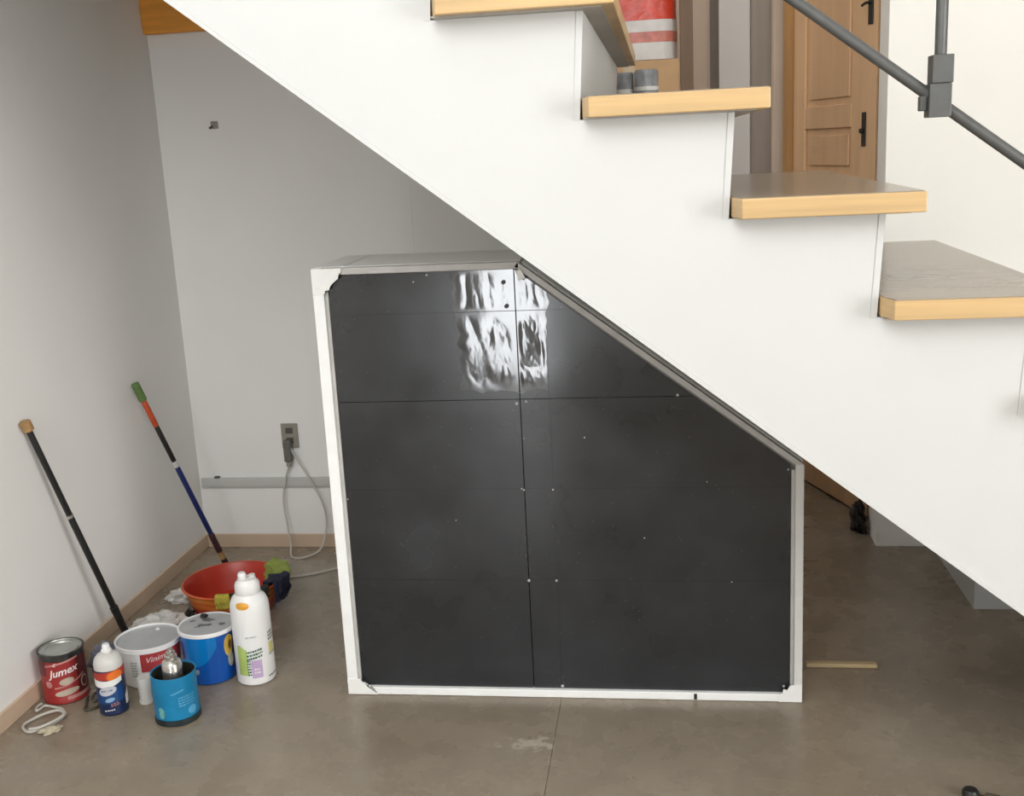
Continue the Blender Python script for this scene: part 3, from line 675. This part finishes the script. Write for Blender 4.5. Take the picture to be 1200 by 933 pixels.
# blue bucket with white lid
cx, cy = -1.314, 2.788; ca = cam_ang(cx, cy)
t = thing('blue_bucket', 'glossy blue plastic bucket with smudged white lid', 'bucket', (cx, cy, 0))
rf = lambda z: .071+.008*z/.15
obj('bucket_wall', lathe([(0, .001), (.067, .001), (.071, .005), (rf(.148), .148)]), M_bbucket, t, True)
ld = obj('lid', lathe([(.0795, .1482), (.0825, .149), (.083, .158), (.081, .1605), (.077, .1590)]), M_white, t, True)
obj('lid_top', lathe([(.0768, .1588), (.075, .1565), (0, .1565)]), M_lidgrey, ld, True)
def smear(x, y, a, b, rz, seed):
    bm = bmesh.new(); vs2 = []; rnd = random.Random(seed)
    for i in range(14):
        an = 2*math.pi*i/14; k = rnd.uniform(.6, 1.1); px, py = a*k*math.cos(an), b*k*math.sin(an)
        vs2.append(bm.verts.new((x+px*math.cos(rz)-py*math.sin(rz), y+px*math.sin(rz)+py*math.cos(rz), .1572)))
    c = bm.verts.new((x, y, .1578))
    for i in range(14): bm.faces.new((vs2[i], vs2[(i+1) % 14], c))
    obj('smudge', bm, M_smudge, ld)
smear(-.012, .032, .028, .014, -.3, 1); smear(-.012, -.006, .016, .011, .2, 2); smear(.006, -.002, .012, .009, .6, 3); smear(.044, .006, .011, .013, 0, 4); smear(-.052, .020, .010, .005, .5, 5); smear(-.022, -.018, .010, .005, .3, 6)
crumple('lid_tab', (-.030, .050, .158), .010, .007, .008, 5, M_dark, parent=ld)
obj('light_swirl', wrap(rf, ca, -.085, .018, .147, lambda s: .060+14*max(0, s+.045)**2+.0*s, off=.0008), M_bbucket2, t)
obj('yellow_print', ellipse_patch(rf, ca, .058, .108, .018, .034, 0), M_yellow, t)
obj('brown_print', ellipse_patch(rf, ca, .060, .110, .006, .014, .3, off=.0012), mat('print_brown', (.16, .07, .02), .5), t)
obj('white_print', ellipse_patch(rf, ca, .060, .064, .011, .022, 0, off=.001), mat('print_cream_white', (.5, .5, .42), .5, var=.2, scale=60), t)
obj('dark_print', ellipse_patch(rf, ca, .074, .080, .007, .045, 0, off=.0009), M_navy, t)

# tall white bottle
cx, cy = -1.174, 2.772; ca = cam_ang(cx, cy); R6 = .0545
t = thing('cleaner_bottle', 'tall white plastic bottle with pull cap and green and lilac label', 'bottle', (cx, cy, 0))
rf = lambda z: R6
obj('bottle_body', lathe([(0, .001), (R6-.006, .001), (R6-.001, .006), (R6, .016), (R6, .222), (R6-.002, .238), (R6-.008, .252), (R6-.018, .262), (.0350, .265)]), M_white, t, True)
cpb = obj('cap', lathe([(.0345, .2652), (.0355, .267), (.0345, .290), (.032, .296), (.026, .302), (.0255, .306), (0, .306)], 32), M_white, t, True)
obj('pull_spout', lathe([(.011, .3062), (.012, .308), (.012, .320), (.009, .325), (0, .325)], 18, cx=-.010, cy=-.006), M_white, cpb, True)
obj('spout_guard', lathe([(.008, .3062), (.009, .307), (.009, .316), (.007, .317), (0, .317)], 14, cx=.015, cy=.004), M_offwhite, cpb, True)
rs = lambda z: R6-.008 if z > .25 else (R6-.002-(z-.238)*.43 if z > .238 else R6)
obj('orange_tab', ellipse_patch(lambda z: R6-.0015 if z < .246 else R6-.006, ca, -.020, .243, .018, .010, 0, off=.003), M_amber, t)
obj('green_label', wrap(rf, ca, -.052, -.022, lambda s: .125-.6*abs(s+.045), .034), M_green, t)
bars(rf, ca, .000, .098, .044, .030, 3, M_dgreen, t, tilt=.18, seed=21)
bars(rf, ca, -.006, .150, .030, .006, 1, M_lidgrey, t, tilt=.05, seed=22)
bars(rf, ca, -.018, .058, .010, .050, 6, M_dgreen, t, tilt=.05, seed=23)
obj('lilac_label', wrap(rf, ca, -.012, .018, .080, .026), M_lilac, t)
bars(rf, ca, .003, .048, .014, .02, 2, M_text, t, tilt=.05, seed=24)
bars(rf, ca, .056, .142, .024, .030, 3, M_smudge, t, tilt=.1, seed=25)
obj('yellow_label', wrap(rf, ca, .045, .066, .120, .090), mat('label_soft_yellow', (.62, .57, .20), .5, var=.1, scale=30), t)
bars(rf, ca, .056, .088, .024, .008, 1, M_smudge, t, tilt=.1, seed=26)
bars(rf, ca, .052, .024, .034, .008, 1, M_smudge, t, tilt=.08, seed=27)

# small white tube beside the blue tin
cx, cy = -1.437, 2.622; ca = cam_ang(cx, cy)
t = thing('white_tube', 'small white tube standing between white bucket and blue tin', 'tube', (cx, cy, 0))
obj('tube_cap', lathe([(0, .001), (.019, .001), (.0195, .003), (.0195, .010), (.0175, .011)], 24), M_offwhite, t, True)
obj('tube_body', lathe([(.0172, .0112), (.0178, .014), (.0190, .05), (.0195, .072), (.018, .076), (0, .076)], 24), M_offwhite, t, True)

# basin
cx, cy = -1.428, 3.262; ca = cam_ang(cx, cy); RB, HB = .160, .100
t = thing('basin', 'shallow red orange plastic basin with cloths over its rim', 'basin', (cx, cy, 0))
def rb(z): return .125+(RB-.125)*(z/HB)**.8
obj('outer_wall', lathe([(0, .001), (.118, .001)]+[(rb(z), z) for z in (.004, .02, .04, .06, .08, .092)]+[(RB+.005, .094), (RB+.007, .098), (RB+.004, HB+.001), (RB-.001, HB)], 64), M_basin, t, True)
obj('inner_wall', lathe([(RB-.0015, HB-.0005)]+[(rb(z)-.005, z) for z in (.09, .06, .03, .014)]+[(.112, .008), (0, .008)], 64), M_basin_in, t, True)
def drape(name, label, a0, a1, inside, outside, m, seed, thick=.006, puff=.006):
    """cloth hung over the basin rim between two angles"""
    bm = bmesh.new(); na, nb = 26, 26; G = []
    path = []
    for k in range(nb+1):
        f = k/nb
        if f < .45: z = HB-inside*(1-f/.45); path.append((rb(max(.02, z))-.013, z+.002))
        elif f < .6: u = (f-.45)/.15*math.pi; path.append((RB+.003-.014*math.cos(u), HB+.003+.010*math.sin(u)))
        else: z = HB-.004-outside*(f-.6)/.4; path.append((RB+.0145-.02*(f-.6), z))
    for layer in (0, 1):
        L_ = []
        for i in range(na+1):
            u = i/na; row = []
            for k in range(nb+1):
                r, z = path[k]; wob = noise.noise(Vector((u*5+seed, k*.22, seed)))
                edge = .10*noise.noise(Vector((k*.3, seed*2, u)))
                an = a0+(a1-a0)*(u+edge*(1 if u in (0, 1) else .5))
                out = puff*max(-.2, wob)+puff*.35
                rr = r+(out if k > nb*.45 else -out)+(thick if layer and k > nb*.45 else (-thick if layer else 0)); zz = z+(thick*.8+puff*max(0, wob) if layer and .4 < k/nb < .65 else 0)
                row.append(bm.verts.new((rr*math.cos(an), rr*math.sin(an), max(.003, zz))))
            L_.append(row)
        G.append(L_)
    for L_ in G:
        for i in range(na):
            for k in range(nb): bm.faces.new((L_[i][k], L_[i+1][k], L_[i+1][k+1], L_[i][k+1]))
    rim = [(0, k) for k in range(nb+1)]+[(i, nb) for i in range(1, na+1)]+[(na, k) for k in range(nb-1, -1, -1)]+[(i, 0) for i in range(na-1, 0, -1)]
    for p, q2 in zip(rim, rim[1:]+rim[:1]): bm.faces.new((G[0][p[0]][p[1]], G[0][q2[0]][q2[1]], G[1][q2[0]][q2[1]], G[1][p[0]][p[1]]))
    return tag(obj(name, bm, m, None, True, loc=(cx, cy, 0)), label, 'cloth')
drape('lime_cloth', 'lime green cloth draped over the back right rim of the orange basin', ca+1.32, ca+2.2, .055, .03, M_rag1, 2.2, .006, .010)
drape('yellow_cloth', 'small yellow green cloth over the front rim of the orange basin', ca-.36, ca-.10, .03, .028, mat('cloth_yellow', (.45, .38, .05), .85, var=.2, scale=50), 5.1, .004, .004)
drape('black_cloth', 'blackish cloth over the front rim beside the yellow cloth', ca-.05, ca+.66, .045, .022, M_rag3, 7.7, .004, .005)
drape('navy_cloth', 'bunched navy blue cloth hanging on the basin rim at right', ca+.78, ca+1.24, .02, .05, M_rag2, 4.3, .014, .014)

# loose bits on the floor
crumple('plastic_bag', (-1.620, 3.085, .001), .075, .05, .045, 2, M_film2, 'crumpled white plastic bag on the floor by the baseboard', 'bag', rz=.7)
crumple('plastic_wrap', (-1.628, 3.315, .001), .050, .028, .040, 6, M_film2, 'crumpled clear wrapper beside the basin near the left wall', 'wrapper', rz=.6)
crumple('black_scrap', (-1.545, 3.165, .001), .013, .016, .030, 8, M_dark, 'small black scrap on the floor between bag and basin', 'scrap')
crumple('blue_grey_rag', (-1.640, 2.795, .001), .044, .034, .075, 9, M_greyrag, 'blue grey crumpled rag behind the red can and navy bottle', 'rag')
tag(obj('cord_coil', tube([(-1.732, 2.591, 0.0050), (-1.734, 2.572, 0.0050), (-1.725, 2.553, 0.0050), (-1.720, 2.563, 0.0050), (-1.717, 2.580, 0.0050), (-1.696, 2.578, 0.0050), (-1.676, 2.572, 0.0050), (-1.656, 2.565, 0.0050), (-1.639, 2.548, 0.0050), (-1.632, 2.532, 0.0050), (-1.633, 2.511, 0.0050), (-1.641, 2.482, 0.0050), (-1.659, 2.457, 0.0050), (-1.684, 2.443, 0.0050), (-1.710, 2.463, 0.0050), (-1.717, 2.487, 0.0050), (-1.701, 2.522, 0.0060), (-1.679, 2.537, 0.0100), (-1.659, 2.542, 0.0130), (-1.639, 2.537, 0.0140), (-1.625, 2.519, 0.0140), (-1.630, 2.498, 0.0140), (-1.640, 2.473, 0.0140), (-1.659, 2.451, 0.0130), (-1.682, 2.445, 0.0120)], .0038, 8), M_cord, smooth=True), 'white cord coiled loosely on the floor in front of the red can', 'cord')
crumple('putty_lump', (-1.628, 2.458, .001), .026, .016, .010, 11, M_putty, 'flat beige lump on the floor beside the white coiled cord', 'putty', rz=.6)
tag(obj('wire_scrap', tube([(-1.622, 2.640, .004), (-1.600, 2.590, .004), (-1.588, 2.565, .004), (-1.568, 2.575, .004), (-1.560, 2.605, .004), (-1.557, 2.640, .005), (-1.566, 2.670, .004), (-1.590, 2.665, .010), (-1.600, 2.635, .012), (-1.582, 2.600, .012), (-1.563, 2.625, .012), (-1.548, 2.655, .006)], .0042, 8), M_olive, smooth=True), 'dark twisted wire scrap between red can and navy bottle', 'wire')
tag(obj('wooden_stick', box(-.096, .096, -.011, .011, 0, .012, bev=.003), M_stick, loc=(.468, 2.895, .0005)), 'short pale wooden stick on the floor right of the cabinet', 'stick')
kb = thing('rubber_stopper', 'round black rubber stopper lying on the floor at the lower right', 'stopper', (.650, 2.278, 0))
obj('knob_head', lathe([(0, .001), (.014, .001), (.018, .006), (.018, .014), (.014, .020), (0, .022)], 24), M_dark, kb, True)
obj('knob_stem', tube([(.012, -.010, .010), (.035, -.03, .010)], .006, 10, curve=False), M_dark, kb, True)
tag(obj('black_cable', tube([(.684, 2.283, .005), (.72, 2.27, .005), (.78, 2.262, .006), (.815, 2.285, .008), (.822, 2.315, .012), (.814, 2.335, .009), (.835, 2.345, .006), (.90, 2.33, .005)], .0045, 8), M_olive, smooth=True), 'black cable on the floor at the lower right edge', 'cable')

# ================================================================== THINGS BEHIND THE STAIRS
def carton(name, label, x0, x1, y0, y1, z0, z1, grp=None):
    c = thing(name, label, 'box', ((x0+x1)/2, (y0+y1)/2, z0), group=grp)
    w_, d_, h_ = (x1-x0)/2, (y1-y0)/2, z1-z0
    obj('carton_body', box(-w_, w_, -d_, d_, .0005, h_-.001, bev=.003), M_card, c)
    obj('tape', box(-.022, .022, -d_-.0008, -d_-.0002, h_-.08, h_-.002), mat('tape_tan', (.42, .33, .2), .3), c)
carton('cardboard_box', 'brown cardboard box behind the stairs, bottom of the stack', -.30, .074, 4.30, 4.62, 0, .578)
carton('cardboard_box', 'brown cardboard box behind the stairs, middle of the stack', -.30, .074, 4.30, 4.62, .5785, 1.157)
carton('cardboard_box', 'brown cardboard box under the red and white sack behind the stairs', -.30, .074, 4.30, 4.62, 1.1575, 1.736)
sk = thing('plastic_sack', 'red and white plastic sack on the cardboard box behind the stairs', 'sack', (-.113, 4.46, 1.7365))
def sack(name, z0, z1, m, seed):
    bm = bmesh.new(); nu, nv = 40, 8; G = []
    for j in range(nv+1):
        z = z0+(z1-z0)*j/nv; row = []
        for i in range(nu):
            an = 2*math.pi*i/nu; c, s = math.cos(an), math.sin(an)
            k = (abs(c)**5+abs(s)**5)**(-1/5); b_ = 1+.035*noise.noise(Vector((c*2, s*2, z*14+2)))
            row.append(bm.verts.new((.183*k*c*b_, .15*k*s*b_, z)))
        G.append(row)
    for A, B in zip(G, G[1:]):
        for i in range(nu): bm.faces.new((A[i], A[(i+1) % nu], B[(i+1) % nu], B[i]))
    bm.faces.new(G[0][::-1]); bm.faces.new(G[-1])
    obj(name, bm, m, sk, True)
sack('white_band', .0005, .062, M_whitesack, 1); sack('red_stripe', .0625, .100, M_pinksack, 1); sack('white_band', .1005, .142, M_whitesack, 1); sack('red_top', .1425, .46, M_redsack, 1)
tag(obj('dark_plank', box(.0785, .126, 4.30, 4.34, 0, 2.30, bev=.002), M_brown), 'dark brown plank standing upright beside the cardboard boxes', 'plank')
def roll(label, x, y, h, r, m):
    c = thing('wrapped_roll', label, 'roll', (x, y, 0))
    bm = lathe([(0, .001), (r, .001), (r, .004)]+[(r*(1+.04*math.sin(k*2.1)), .004+(h-.012)*k/16) for k in range(1, 17)]+[(r*.9, h), (r*.5, h-.002), (0, h-.01)], 28)
    obj('wrap', bm, m, c, True)
    obj('tie_band', lathe([(r*1.06, h-.07), (r*1.07, h-.068), (r*1.07, h-.058), (r*1.06, h-.056)], 28), M_offwhite, c, True)
roll('grey plastic wrapped roll under the top tread, nearer the cardboard boxes', -.044, 3.94, 1.680, .040, M_greyfilm)
roll('slim grey plastic wrapped roll under the top tread beside a brown board', -.118, 3.96, 1.675, .030, M_greyfilm)
tag(obj('brown_board', box(-.20, -.155, 3.95, 3.98, 0, 1.69, bev=.002), mat('board_brown', (.10, .075, .055), .6, var=.25, scale=8)), 'narrow brown board standing behind the stairs next to grey rolls', 'board')
crumple('dark_bag', (.700, 4.02, .001), .024, .07, .085, 13, M_dark, 'black bag on the floor by the wall end under the stairs', 'bag')
